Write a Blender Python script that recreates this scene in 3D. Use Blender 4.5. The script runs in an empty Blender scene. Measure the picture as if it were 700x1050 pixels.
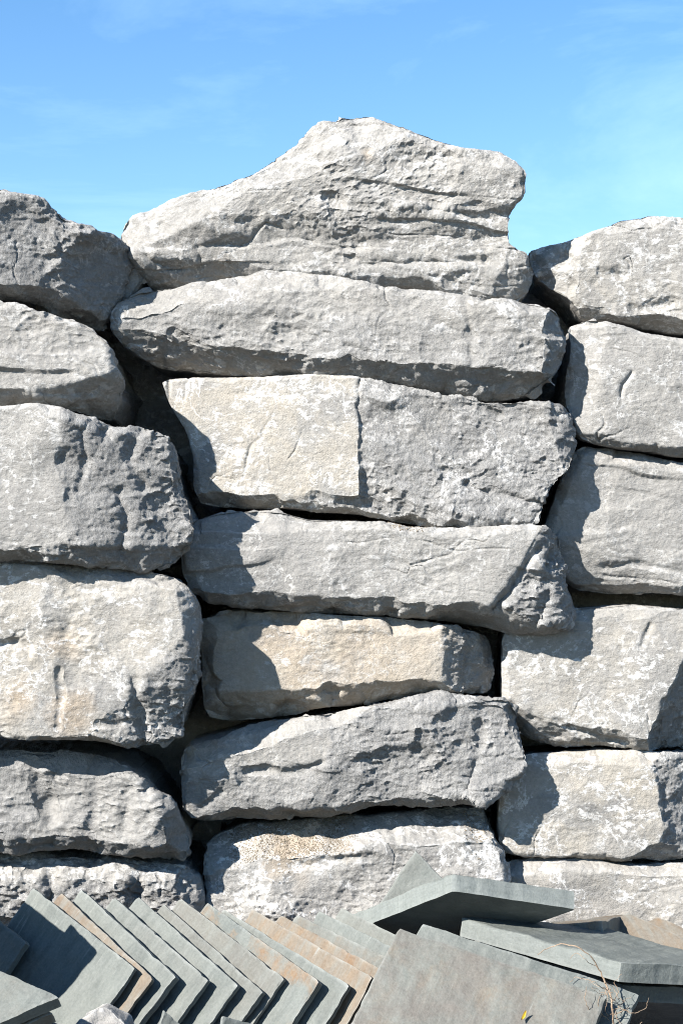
import bpy, math, random
import numpy as np
from mathutils import Vector

# ------------------------------------------------------------------ camera, sky, sun, exposure
S = bpy.context.scene
COL = S.collection
FPX, CAM_D, CAM_H, HZ = 1750.0, 7.0, 1.7, 575.0       # focal length in photo pixels, metres to the wall, eye height, horizon row
cd = bpy.data.cameras.new('camera'); cam = bpy.data.objects.new('camera', cd); COL.objects.link(cam)
cam.location = (0, -CAM_D, CAM_H); cam.rotation_euler = (math.radians(90), 0, 0)
cd.sensor_fit = 'HORIZONTAL'; cd.sensor_width = 36; cd.lens = 36 * FPX / 700
cd.shift_y = (HZ - 525) / 700; cd.clip_end = 3000; cd.clip_start = 0.05
S.camera = cam

SUN_AZ, SUN_EL = math.radians(50), math.radians(36)    # azimuth: from straight behind the camera towards the left
sv = Vector((-math.sin(SUN_AZ) * math.cos(SUN_EL), -math.cos(SUN_AZ) * math.cos(SUN_EL), math.sin(SUN_EL)))
w = bpy.data.worlds.new('World'); S.world = w; w.use_nodes = True
nt = w.node_tree; nd = nt.nodes; lk = nt.links; nd.clear()
out = nd.new('ShaderNodeOutputWorld'); bg = nd.new('ShaderNodeBackground'); bg.inputs[1].default_value = 0.050
sky = nd.new('ShaderNodeTexSky'); sky.sky_type = 'NISHITA'; sky.sun_disc = False
sky.sun_elevation = SUN_EL; sky.sun_rotation = math.atan2(sv.x, sv.y)
sky.air_density = 1.0; sky.dust_density = 0.0; sky.ozone_density = 1.0; sky.altitude = 200
tc = nd.new('ShaderNodeTexCoord'); mp = nd.new('ShaderNodeMapping'); mp.inputs['Scale'].default_value = (2.0, 2.0, 7)
mp.inputs['Rotation'].default_value = (0, math.radians(9), 0)
cn = nd.new('ShaderNodeTexNoise'); cn.inputs['Scale'].default_value = 1.5; cn.inputs['Detail'].default_value = 9
cn.inputs['Roughness'].default_value = 0.62; cn.inputs['Distortion'].default_value = 0.5
cr = nd.new('ShaderNodeMapRange'); cr.inputs[1].default_value = 0.46; cr.inputs[2].default_value = 0.85
cr.inputs[3].default_value = 0.0; cr.inputs[4].default_value = 0.55
mx = nd.new('ShaderNodeMix'); mx.data_type = 'RGBA'; mx.inputs[7].default_value = (5.6, 8.2, 10.2, 1)
hs = nd.new('ShaderNodeHueSaturation'); hs.inputs['Hue'].default_value = 0.502; hs.inputs['Saturation'].default_value = 1.30; hs.inputs['Value'].default_value = 1.36
lk.new(tc.outputs['Generated'], mp.inputs['Vector']); lk.new(mp.outputs[0], cn.inputs['Vector'])
lk.new(cn.outputs['Fac'], cr.inputs[0]); lk.new(cr.outputs[0], mx.inputs[0])
lk.new(sky.outputs[0], hs.inputs['Color']); lk.new(hs.outputs[0], mx.inputs[6])
lk.new(mx.outputs[2], bg.inputs[0]); lk.new(bg.outputs[0], out.inputs[0])

sl = bpy.data.lights.new('sun', 'SUN'); sl.energy = 5.0; sl.angle = math.radians(0.5); sl.color = (1, 0.955, 0.89)
so = bpy.data.objects.new('sun', sl); COL.objects.link(so)
so.rotation_euler = (-sv).to_track_quat('-Z', 'Y').to_euler(); so.location = sv * 30

S.view_settings.view_transform = 'Standard'; S.view_settings.look = 'None'
S.view_settings.exposure = 1.72; S.view_settings.gamma = 1

S.cycles.use_denoising = True; S.cycles.denoiser = 'OPENIMAGEDENOISE'; S.cycles.denoising_input_passes = 'RGB_ALBEDO_NORMAL'; S.cycles.denoising_prefilter = 'NONE'; S.cycles.filter_width = 1.1; S.cycles.diffuse_bounces = 2; S.cycles.max_bounces = 4       # keep the stone's grain crisp

# ------------------------------------------------------------------ numpy noise
RG = np.random.RandomState(7)
PERM = np.concatenate([RG.permutation(256)] * 4)
GR = RG.normal(size=(256, 3)); GR = (GR / np.linalg.norm(GR, axis=1)[:, None]).astype(np.float32)
RV = RG.uniform(-1, 1, size=(256, 6)).astype(np.float32)

def hsh(i, j, k):
    return PERM[PERM[PERM[i & 255] + (j & 255)] + (k & 255)]

def perlin(p):
    i = np.floor(p).astype(np.int64); f = (p - i).astype(np.float32)
    u = f * f * f * (f * (f * 6 - 15) + 10); r = np.zeros(len(p), np.float32)
    for a in (0, 1):
        for b in (0, 1):
            for c in (0, 1):
                g = GR[hsh(i[:, 0] + a, i[:, 1] + b, i[:, 2] + c)]
                d = g[:, 0] * (f[:, 0] - a) + g[:, 1] * (f[:, 1] - b) + g[:, 2] * (f[:, 2] - c)
                r += d * (u[:, 0] if a else 1 - u[:, 0]) * (u[:, 1] if b else 1 - u[:, 1]) * (u[:, 2] if c else 1 - u[:, 2])
    return r * 1.5

def fbm(p, o=4, gain=0.5):
    r = 0; a = 1.0
    for k in range(o):
        r = r + a * perlin(p); p = p * 2.03 + 17.3; a *= gain
    return r

def scallop(p, tilt=0.9):
    """Conchoidal chips: the lower envelope of randomly tilted bowls."""
    i = np.floor(p).astype(np.int64); r = np.full(len(p), 9.0, np.float32)
    for a in (-1, 0, 1):
        for b in (-1, 0, 1):
            for c in (-1, 0, 1):
                h = hsh(i[:, 0] + a, i[:, 1] + b, i[:, 2] + c); v = RV[h]
                d = (p - (i + np.array([a, b, c]) + 0.5)).astype(np.float32) - 0.42 * v[:, :3]
                q = (d * d).sum(1) + tilt * (d * v[:, 3:]).sum(1) * 0.6
                r = np.minimum(r, q)
    return r

def facets(p, tilt=1.0, bow=.28):
    """Split planes: the lower envelope of tilted, almost flat cells, so faces meet in sharp ridges without steps."""
    i = np.floor(p).astype(np.int64); r = np.full(len(p), 9.0, np.float32)
    for a in (-1, 0, 1):
        for b in (-1, 0, 1):
            for c in (-1, 0, 1):
                v = RV[hsh(i[:, 0] + a, i[:, 1] + b, i[:, 2] + c)]
                d = (p - (i + np.array([a, b, c]) + 0.5)).astype(np.float32) - 0.42 * v[:, :3]
                q = (d * d).sum(1)
                r = np.minimum(r, bow * q + tilt * .55 * (d * v[:, 3:]).sum(1) + 7 * np.maximum(np.sqrt(q) - .72, 0) ** 2)
    return r

def chips(p, tilt=1.0):
    """Broken facets: every cell is a small randomly tilted plane, so neighbours meet in steps."""
    i = np.floor(p).astype(np.int64); best = np.full(len(p), 9.0, np.float32); r = np.zeros(len(p), np.float32)
    for a in (-1, 0, 1):
        for b in (-1, 0, 1):
            for c in (-1, 0, 1):
                h = hsh(i[:, 0] + a, i[:, 1] + b, i[:, 2] + c); v = RV[h]
                d = (p - (i + np.array([a, b, c]) + 0.5)).astype(np.float32) - 0.42 * v[:, :3]
                q = (d * d).sum(1); k = q < best
                r = np.where(k, tilt * (d * v[:, 3:]).sum(1) + .35 * v[:, 0], r); best = np.where(k, q, best)
    return r

# ------------------------------------------------------------------ mesh helpers
def P(px, py, Y):
    D = CAM_D + Y
    return np.array([(px - 350) * D / FPX, Y, CAM_H + (HZ - py) * D / FPX])

def link(name, me, label=None, cat=None, group=None, kind=None, parent=None):
    o = bpy.data.objects.new(name, me); COL.objects.link(o)
    if label: o['label'] = label
    if cat: o['category'] = cat
    if group: o['group'] = group
    if kind != 'part': o['kind'] = kind or 'thing'
    if parent: o.parent = parent
    return o

def mesh_np(name, v, quads, mat, tail=None, attrs=None, smooth=True, sharp=0):
    me = bpy.data.meshes.new(name)
    ln = [np.asarray(quads).ravel()]; starts = np.arange(len(quads)) * 4; tot = np.full(len(quads), 4)
    if tail is not None:
        ln.append(np.asarray(tail)); starts = np.append(starts, len(quads) * 4); tot = np.append(tot, len(tail))
    loops = np.concatenate(ln).astype(np.int32)
    me.vertices.add(len(v)); me.vertices.foreach_set('co', np.asarray(v, np.float32).ravel())
    me.loops.add(len(loops)); me.loops.foreach_set('vertex_index', loops)
    me.polygons.add(len(starts)); me.polygons.foreach_set('loop_start', starts.astype(np.int32))
    me.polygons.foreach_set('loop_total', tot.astype(np.int32))
    me.polygons.foreach_set('use_smooth', np.full(len(starts), smooth))
    if tail is not None: me.polygons[len(starts) - 1].use_smooth = False
    me.update(calc_edges=True); me.validate()
    if sharp: me.set_sharp_from_angle(angle=math.radians(sharp))
    for k, a in (attrs or {}).items():
        at = me.attributes.new(k, 'FLOAT', 'POINT'); at.data.foreach_set('value', np.asarray(a, np.float32))
    me.materials.append(mat)
    return me

def resample(pl, n):
    pl = np.asarray(pl, float); s = np.concatenate([[0], np.cumsum(np.linalg.norm(np.diff(pl, axis=0), axis=1))])
    t = np.linspace(0, s[-1], n)
    return np.stack([np.interp(t, s, pl[:, 0]), np.interp(t, s, pl[:, 1])], 1)

def seg_dist(q, pl):
    d = np.full(len(q), 1e9)
    for a, b in zip(pl[:-1], pl[1:]):
        ab = b - a; t = np.clip(((q - a) @ ab) / max(ab @ ab, 1e-12), 0, 1)
        d = np.minimum(d, np.linalg.norm(q - a - t[:, None] * ab, axis=1))
    return d

def soft(poly, k=2):
    """Chaikin corner cutting, so that a traced outline has no straight facets."""
    p = np.asarray(poly, float)
    for _ in range(k):
        q = np.roll(p, -1, 0); p = np.stack([p * .86 + q * .14, p * .14 + q * .86], 1).reshape(-1, 2)
    return p

def corners(poly):
    lo, hi = poly.min(0), poly.max(0); n = (poly - lo) / (hi - lo)
    ids = [int(np.argmin(np.abs(n - np.array(c)).sum(1))) for c in ((0, 1), (1, 1), (1, 0), (0, 0))]   # TL TR BR BL, v up
    return ids

def loop_between(poly, a, b):
    n = len(poly); r = [a]
    while r[-1] != b: r.append((r[-1] + 1) % n)
    return poly[r]

def shell(poly, ids, nu, nv):
    """Coons patch over a closed outline given clockwise (u right, v up)."""
    tl, tr, br, bl = ids
    T = resample(loop_between(poly, tl, tr), nu); R = resample(loop_between(poly, tr, br), nv)
    B = resample(loop_between(poly, br, bl), nu)[::-1]; L = resample(loop_between(poly, bl, tl), nv)[::-1]
    s = np.linspace(0, 1, nu)[None, :, None]; t = np.linspace(0, 1, nv)[:, None, None]
    g = (1 - t) * T[None] + t * B[None] + (1 - s) * L[:, None] + s * R[:, None] \
        - ((1 - s) * (1 - t) * T[0] + s * (1 - t) * T[-1] + (1 - s) * t * B[0] + s * t * B[-1])
    idx = np.arange(nu * nv).reshape(nv, nu)
    q = np.stack([idx[:-1, :-1], idx[1:, :-1], idx[1:, 1:], idx[:-1, 1:]], -1).reshape(-1, 4)
    rim = np.concatenate([idx[0, :-1], idx[:-1, -1], idx[-1, :0:-1], idx[:0:-1, 0]])     # clockwise
    return g.reshape(-1, 2), q, rim

def normals(v, q):
    n = np.cross(v[q[:, 2]] - v[q[:, 0]], v[q[:, 3]] - v[q[:, 1]])
    r = np.zeros_like(v)
    for k in range(4):
        for c in range(3):
            r[:, c] += np.bincount(q[:, k], n[:, c], len(v))
    return r / np.maximum(np.linalg.norm(r, axis=1), 1e-12)[:, None]

def skirt(g, q, rim, rec, depth, inset, rings):
    """Adds the sides and the back to a front patch; returns local (u, v, n) points, quads and the back loop."""
    front = np.column_stack([g, -rec]); n0 = len(front); m = len(rim)
    c = g[rim]; tan = np.roll(c, -1, 0) - np.roll(c, 1, 0)
    for _ in range(6): tan = (np.roll(tan, 1, 0) + tan + np.roll(tan, -1, 0)) / 3
    nn = np.stack([tan[:, 1], -tan[:, 0]], 1); nn /= np.maximum(np.linalg.norm(nn, axis=1), 1e-9)[:, None]   # points inward for clockwise
    pts = [front]; qs = [q]; prev = rim
    for k in range(1, rings + 1):
        f = (k / rings) ** 1.6
        z = -(rec[rim] * (1 - f) + depth * f)
        cc = c + nn * (inset * math.sin(min(1, f * 1.15) * math.pi * .5) - 0.0)
        ids = n0 + (k - 1) * m + np.arange(m)
        pts.append(np.column_stack([cc, z]))
        qs.append(np.stack([prev, np.roll(prev, -1), np.roll(ids, -1), ids], 1)); prev = ids
    return np.concatenate(pts), np.concatenate(qs), prev

# ------------------------------------------------------------------ materials
def new_mat(name):
    m = bpy.data.materials.new(name); m.use_nodes = True
    t = m.node_tree; b = t.nodes['Principled BSDF']; b.inputs['Specular IOR Level'].default_value = 0.25
    return m, t, b

class NB:
    def __init__(s, t): s.t = t; s.c = t.nodes.new('ShaderNodeTexCoord')
    def noise(s, sc, det=6, rough=.6, dist=0, vec=None):
        n = s.t.nodes.new('ShaderNodeTexNoise'); n.inputs['Scale'].default_value = sc; n.inputs['Detail'].default_value = det
        n.inputs['Roughness'].default_value = rough; n.inputs['Distortion'].default_value = dist
        s.t.links.new(vec or s.vec, n.inputs['Vector']); return n.outputs['Fac']
    def ramp(s, f, a, b, lo=0., hi=1.):
        n = s.t.nodes.new('ShaderNodeMapRange'); n.inputs[1].default_value = a; n.inputs[2].default_value = b
        n.inputs[3].default_value = lo; n.inputs[4].default_value = hi; s.t.links.new(f, n.inputs[0]); return n.outputs[0]
    def mix(s, f, a, b):
        n = s.t.nodes.new('ShaderNodeMix'); n.data_type = 'RGBA'
        for v, k in ((f, 0), (a, 6), (b, 7)):
            if isinstance(v, (int, float)): n.inputs[k].default_value = v
            elif isinstance(v, tuple): n.inputs[k].default_value = (*v, 1)
            else: s.t.links.new(v, n.inputs[k])
        return n.outputs[2]
    def math(s, op, a, b):
        n = s.t.nodes.new('ShaderNodeMath'); n.operation = op
        for v, k in ((a, 0), (b, 1)):
            if isinstance(v, (int, float)): n.inputs[k].default_value = v
            else: s.t.links.new(v, n.inputs[k])
        return n.outputs[0]
    def attr(s, name, kind='GEOMETRY'):
        n = s.t.nodes.new('ShaderNodeAttribute'); n.attribute_name = name; n.attribute_type = kind; return n
    def mapping(s, scale, vec=None):
        n = s.t.nodes.new('ShaderNodeMapping'); n.inputs['Scale'].default_value = scale
        s.t.links.new(vec or s.vec, n.inputs['Vector']); return n.outputs[0]
    def offset(s):
        """Object coordinates shifted per object, so that no two pieces share a pattern."""
        a = s.attr('seed', 'OBJECT').outputs['Fac']
        cmb = s.t.nodes.new('ShaderNodeCombineXYZ')
        for k in range(3): s.t.links.new(a, cmb.inputs[k])
        ad = s.t.nodes.new('ShaderNodeVectorMath'); ad.operation = 'ADD'
        s.t.links.new(s.c.outputs['Object'], ad.inputs[0]); s.t.links.new(cmb.outputs[0], ad.inputs[1])
        s.vec = ad.outputs[0]
    def bump(s, h, strength, dist, prev=None):
        n = s.t.nodes.new('ShaderNodeBump'); n.inputs['Strength'].default_value = strength; n.inputs['Distance'].default_value = dist
        s.t.links.new(h, n.inputs['Height'])
        if prev: s.t.links.new(prev, n.inputs['Normal'])
        return n.outputs[0]

def limestone():
    m, t, b = new_mat('limestone'); n = NB(t); n.offset()
    tan = n.attr('tan', 'OBJECT').outputs['Fac']; white = n.attr('white', 'OBJECT').outputs['Fac']
    fresh = n.attr('fresh').outputs['Fac']; stain = n.attr('stain').outputs['Fac']
    big = n.noise(2.1, 5, .6, .3); mid = n.noise(9, 8, .65, .4); fine = n.noise(70, 8, .7)
    weathered = n.mix(n.ramp(n.noise(1.3, 7, .65, .6), .36, .64), n.mix(n.ramp(big, .35, .65), (0.146, 0.142, 0.136), (0.203, 0.196, 0.185)), (0.240, 0.231, 0.216))
    warm = n.mix(n.ramp(mid, .35, .7), (0.262, 0.246, 0.220), (0.292, 0.262, 0.216))
    tf = n.math('MULTIPLY', n.ramp(n.noise(3.4, 6, .62, .6), .40, .66), tan)
    col = n.mix(n.math('MINIMUM', tf, 1.0), weathered, warm)
    broken = n.mix(n.ramp(mid, .35, .68), (0.172, 0.170, 0.167), (0.240, 0.236, 0.230))
    col = n.mix(fresh, col, broken)
    col = n.mix(n.math('MULTIPLY', stain, .8), col, (.300, .225, .145))
    col = n.mix(n.ramp(fine, .30, .72), n.mix(.30, col, (.08, .08, .08)), n.mix(.16, col, (.50, .49, .47)))
    # pale calcite scuffs: wispy, broken patches
    wv = n.mapping((1, 1, 1.6))
    sA = n.ramp(n.noise(16, 12, .72, .3, wv), .545, .59); sB = n.ramp(n.noise(3.0, 4, .6), .44, .58)
    sc = n.math('MULTIPLY', n.math('MULTIPLY', sA, sB), n.math('MULTIPLY', n.math('MULTIPLY', white, .75), n.math('SUBTRACT', 1.0, n.math('MULTIPLY', fresh, .65))))
    ridge = n.math('ABSOLUTE', n.math('SUBTRACT', n.noise(5.2, 9, .66, .35), .5), 0)
    vein = n.math('MULTIPLY', n.ramp(ridge, .020, .004), n.ramp(n.noise(3.1, 4, .6), .45, .55))
    sc = n.math('MAXIMUM', sc, n.math('MULTIPLY', n.math('MULTIPLY', n.math('MULTIPLY', vein, white), n.ramp(n.noise(40, 5, .7), .36, .54)), .7))
    geo = t.nodes.new('ShaderNodeNewGeometry')
    edge = n.math('MULTIPLY', n.ramp(geo.outputs['Pointiness'], .51, .56), n.ramp(n.noise(12, 6, .6), .38, .6))
    sc = n.math('MAXIMUM', sc, n.math('MULTIPLY', edge, .7))
    col = n.mix(n.math('MULTIPLY', sc, .85), col, (.46, .455, .445))
    # small dark specks and lichen
    dk = n.math('MULTIPLY', n.ramp(n.noise(26, 6, .7, .5), .62, .70), n.ramp(n.noise(3.7, 4, .6), .5, .62))
    col = n.mix(n.math('MULTIPLY', dk, .4), col, (.09, .088, .083))
    t.links.new(col, b.inputs['Base Color']); b.inputs['Roughness'].default_value = .93
    h1 = n.noise(34, 9, .72, .3, n.mapping((1, 1, 1.5))); h2 = n.noise(160, 5, .7)
    nrm = n.bump(h1, .75, .011); nrm = n.bump(h2, .7, .0035, nrm)
    h3 = n.noise(22, 10, .75, .2, n.mapping((1.6, 1, .8)))
    nrm = n.bump(n.math('MULTIPLY', h3, fresh), .95, .018, nrm)
    t.links.new(nrm, b.inputs['Normal'])
    return m

def slate():
    m, t, b = new_mat('slate'); n = NB(t); n.offset()
    rust = n.attr('rust', 'OBJECT').outputs['Fac']; tone = n.attr('tone', 'OBJECT').outputs['Fac']; dirt = n.attr('dirt', 'OBJECT').outputs['Fac']
    big = n.noise(3.2, 6, .6, .6); mid = n.noise(14, 8, .65, .5); fine = n.noise(120, 6, .7)
    cold = n.mix(n.ramp(big, .35, .65), (.048, .058, .055), (.080, .090, .082))
    brown = n.mix(n.ramp(mid, .35, .65), (.092, .058, .030), (.138, .090, .047))
    col = n.mix(tone, cold, brown)
    rf = n.math('MULTIPLY', n.ramp(n.noise(5.2, 10, .72, .3), .49, .66), rust)
    col = n.mix(rf, col, n.mix(n.ramp(mid, .3, .7), (.090, .045, .016), (.135, .078, .030)))
    st = n.noise(6, 7, .65, .2, n.mapping((5.5, .9, 1)))          # drawn-out cleft streaks
    col = n.mix(n.ramp(st, .42, .66, 0, .6), col, (.118, .128, .118))
    scr = n.math('MULTIPLY', n.ramp(n.noise(9, 8, .7, .3, n.mapping((9, .6, 1))), .60, .68), n.ramp(n.noise(4, 4, .6), .45, .6))
    col = n.mix(n.math('MULTIPLY', scr, .7), col, (.20, .21, .195))
    ed = n.attr('edge').outputs['Fac']
    col = n.mix(n.math('MULTIPLY', ed, n.ramp(n.noise(20, 6, .6, .2, n.mapping((1, 1, 6))), .3, .7, .35, .8)), col, (.150, .166, .160))
    df = n.math('MULTIPLY', n.ramp(n.noise(8, 8, .7, .4), .35, .7), dirt)
    col = n.mix(df, col, (.070, .062, .053))
    col = n.mix(n.ramp(fine, .3, .7), n.mix(.2, col, (.03, .033, .033)), n.mix(.12, col, (.28, .28, .265)))
    geo = t.nodes.new('ShaderNodeNewGeometry')
    col = n.mix(n.math('MULTIPLY', n.ramp(geo.outputs['Pointiness'], .52, .62), n.ramp(mid, .4, .6, .2, .7)), col, (.24, .25, .24))
    t.links.new(col, b.inputs['Base Color']); b.inputs['Roughness'].default_value = .72; b.inputs['Specular IOR Level'].default_value = .35
    nrm = n.bump(mid, .45, .007); nrm = n.bump(n.noise(55, 8, .7), .5, .004, nrm); nrm = n.bump(st, .4, .006, nrm)
    t.links.new(nrm, b.inputs['Normal'])
    return m

def plain(name, c1, c2, scale, rough=.9, bump=.4):
    m, t, b = new_mat(name); n = NB(t); n.vec = n.c.outputs['Object']
    f = n.noise(scale, 8, .65, .3)
    t.links.new(n.mix(n.ramp(f, .35, .65), c1, c2), b.inputs['Base Color']); b.inputs['Roughness'].default_value = rough
    t.links.new(n.bump(n.noise(scale * 4, 6, .7), bump, .01), b.inputs['Normal'])
    return m

LIME, SLATE = limestone(), slate()
GRAVEL = plain('gravel', (.035, .032, .028), (.062, .056, .048), 14)
DIRT = plain('dry_dirt', (.125, .102, .076), (.185, .155, .115), 30)
VINE = plain('dry_stem', (.16, .11, .075), (.28, .21, .15), 40)
LEAF = plain('yellow_leaf', (.26, .17, .012), (.33, .23, .025), 60, .6, .1)

# ------------------------------------------------------------------ ground
def ground():
    n = 90; a = np.sinh(np.linspace(-5.2, 5.2, n)) / math.sinh(5.2) * 900
    X, Y = np.meshgrid(a, a + 0.0); p = np.column_stack([X.ravel(), Y.ravel(), np.zeros(n * n)])
    r = np.hypot(p[:, 0], p[:, 1])
    p[:, 2] = -0.02 + fbm(np.column_stack([p[:, :2] * 1.7, np.zeros(len(p))]).astype(np.float32), 4) * .018 * (r < 30)
    idx = np.arange(n * n).reshape(n, n)
    q = np.stack([idx[:-1, :-1], idx[:-1, 1:], idx[1:, 1:], idx[1:, :-1]], -1).reshape(-1, 4)
    link('ground', mesh_np('ground', p, q, GRAVEL), kind='structure')
ground()

# ------------------------------------------------------------------ limestone blocks
SEED = [0]; BLOCKS = {}
def stone(label, poly, Y, depth=1.0, cuts=(), grooves=(), rough=.5, rim=16, tilt=(0, 0), tan=0., white=1., stains=(),
          ledge=.5, fresh=.0, inset=.03, big=.022, res=1.0, group='limestone blocks stacked in three columns'):
    SEED[0] += 1; sd = SEED[0]
    mpp = (CAM_D + Y) / FPX; ex = random.Random(sd).uniform(15, 100)
    if not label.startswith('dark grey top'): poly = [(x - ex if x <= -70 else x + ex if x >= 770 else x, y) for x, y in poly]   # ends beyond the picture are staggered
    w = np.array([P(x, y, Y) for x, y in poly]); base = np.array([w[:, 0].mean(), Y + depth * .5, w[:, 2].min()])
    loc = lambda pts: np.array([[(x - 350) * mpp - base[0], CAM_H + (HZ - y) * mpp - base[2]] for x, y in pts])
    pl = soft(loc(poly), 1)
    wd, ht = np.ptp(pl, axis=0)
    nu = int(min(430, max(60, wd / (.0042 / res)))); nv = int(min(220, max(40, ht / (.0042 / res))))
    g, q, rim_i = shell(pl, corners(pl), nu, nv)
    so3 = np.array([sd * 3.71, sd * 1.93, sd * 7.37])
    G3 = np.column_stack([g[:, 0], np.zeros(len(g)), g[:, 1]]) + so3
    wob = fbm(G3 * 3.0, 4); wob2 = fbm(G3 * 7.0 + 5, 4)
    d = seg_dist(g, np.vstack([pl, pl[:1]])[::2] if len(pl) % 2 == 0 else np.vstack([pl, pl[:1]]))
    bite = facets(G3.astype(np.float32) * np.array([8, 1, 8], np.float32), 1.2) * 1.6 + .3
    R = np.maximum(rim * mpp * np.clip(.6 + .5 * wob + 1.3 * bite, .15, 2.2), .005)
    rec = R * np.clip(1 - d / R, 0, 1) ** 1.25 * .85
    mid = (pl.max(0) + pl.min(0)) / 2
    rec = rec + (g[:, 0] - mid[0]) * tilt[0] + (g[:, 1] - mid[1]) * tilt[1]
    fr = np.full(len(g), fresh); rg = np.full(len(g), rough); cutrec = np.zeros(len(g))
    for c in cuts:
        (x1, y1, x2, y2, qx, qy, slope) = c[:7]; f = c[7] if len(c) > 7 else 0.; lim = c[8] if len(c) > 8 else 9.
        a, b, e = loc([(x1, y1), (x2, y2), (qx, qy)])
        tdir = (b - a) / np.linalg.norm(b - a); nn = np.array([-tdir[1], tdir[0]])
        if (e - a) @ nn < 0: nn = -nn
        t = (g - a) @ nn + wob * .024 + wob2 * .018 + bite * .010
        rc = np.minimum(np.maximum(t, 0) * slope, lim)
        on = np.clip(t / .03, 0, 1) * (rc >= cutrec)
        fr = np.maximum(fr * (1 - on * (f < .5)), on * f) if f < .5 else np.maximum(fr, on * f)
        rg = rg + on * (max(rough, .25 + f) - rg)
        cutrec = np.maximum(cutrec, rc)
    rec = rec + cutrec
    for pts, wpx, dep in grooves:
        gl = loc(pts); t = seg_dist(g + np.column_stack([wob2, wob2 - wob]) * .012, gl) / (wpx * mpp * (.7 + .5 * np.abs(wob2)))
        rec = rec + dep * .8 * np.exp(-t * t) * np.clip(.75 + .6 * wob, .3, 1.1)
    rec = rec - rec.min()
    loc3, qq, back = skirt(g, q, rim_i, rec, depth + rec[rim_i].max() * .2, inset, 12)
    v = np.column_stack([loc3[:, 0], -loc3[:, 2] - depth * .5, loc3[:, 1]])
    m = len(v) - len(g)
    rim_of = np.tile(rim_i, m // len(rim_i)); ext = lambda a: np.concatenate([a, a[rim_of]])
    fr, rg = ext(fr), ext(rg)
    # relief: broad swell, bedding ledges, broken chips, grain
    p = (v + so3).astype(np.float32); N = normals(v, qq)
    wv = np.stack([fbm(p * 4 + k * 31, 3) for k in range(3)], 1) * .05
    pw = p + wv
    D = fbm(p * 2.2, 3) * big
    s1 = facets(pw * np.array([2.6, 2.6, 3.8], np.float32), 1.1)
    c2 = facets((p + wv * .5) * np.array([6, 6, 9], np.float32) + 9, 1.1); c3 = facets((p + wv * .4) * np.array([15, 15, 24], np.float32) + 5, 1.2)
    c4 = chips((p + wv * .3) * np.array([46, 46, 80], np.float32) + 3)
    msk = np.clip(.45 + 1.5 * fbm(p * 3.3 + 50, 3), 0.0, 1.4)
    rr = .10 + rg
    c5 = facets((p + wv * .2) * np.array([34, 34, 52], np.float32) + 2, 1.3)
    D += s1 * .040 * rr + c2 * .016 * rr * (.35 + msk) + c3 * .0080 * rr * (.2 + msk) + c5 * .0055 * (.15 + rr) * (.25 + msk) + c4 * .0014 * rr * msk
    zz = p[:, 2] * 13 + fbm(p * np.array([.9, .9, 1.6], np.float32), 4) * 1.3 + p[:, 0] * RV[sd * 5 % 256, 2] * 1.5
    fl = np.floor(zz); fz = zz - fl
    lv = RV[hsh(fl.astype(np.int64), fl.astype(np.int64) * 3 + sd, fl.astype(np.int64) * 0 + 1)][:, 0]
    lv2 = RV[hsh(fl.astype(np.int64) + 1, fl.astype(np.int64) * 3 + 3 + sd, fl.astype(np.int64) * 0 + 1)][:, 0]
    st = np.clip((fz - .82) / .18, 0, 1)
    lm = np.clip(.1 + 1.6 * fbm(p * np.array([1.8, 1.8, 3.5], np.float32) + 77, 3), 0, 1)
    D += (lv * (1 - st) + lv2 * st) * .011 * ledge * lm
    cv = np.exp(-((fz - .9) / .055) ** 2) * np.clip(-.35 + 2.4 * fbm(p * np.array([3.4, 3.4, 9], np.float32) + 21, 3), 0, 1)
    D -= cv * .0045 * ledge
    ck = np.abs(facets(pw * np.array([3.1, 3.1, 2.2], np.float32) + 60, 1.3) - facets(pw * np.array([2.3, 2.3, 3.4], np.float32) + 83, 1.3))
    D -= np.exp(-(ck / .022) ** 2) * np.clip(-.25 + 2.0 * fbm(p * 3.1 + 91, 3), 0, 1) * .0075
    rd = 1 - np.abs(fbm(p * np.array([20, 20, 30], np.float32) + 8, 4, .6)) * 2
    D += fbm(p * 16, 5, .62) * .0022 * (.35 + rg) + fbm(p * 70, 3, .65) * .0008 + rd * .0018 * rg
    D *= min(1., ht / .22)
    v = v + N * D[:, None]
    stv = np.zeros(len(v))
    for (sx, sy, rad, amt) in stains:
        c = loc([(sx, sy)])[0]; dd = np.linalg.norm(v[:, [0, 2]] - c, axis=1) / (rad * mpp)
        stv = np.maximum(stv, amt * np.clip(1.25 - dd + .7 * fbm(p * 6 + 3, 4), 0, 1))
    frv = np.clip(fr + .35 * fbm(p * 5 + 11, 4) * (fr > .02) , 0, 1)
    me = mesh_np('limestone_block', v, qq, LIME, back, {'fresh': frv, 'stain': stv}, sharp=42)
    o = link('limestone_block', me, label, 'stone block', group)
    for k in ('pale whitish', 'splintered right'):
        if label.startswith(k) or k in label: BLOCKS[k.split(' right')[0]] = o
    o.location = base; o['tan'] = float(tan); o['white'] = float(white); o['seed'] = sd * 2.37
    return o

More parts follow.
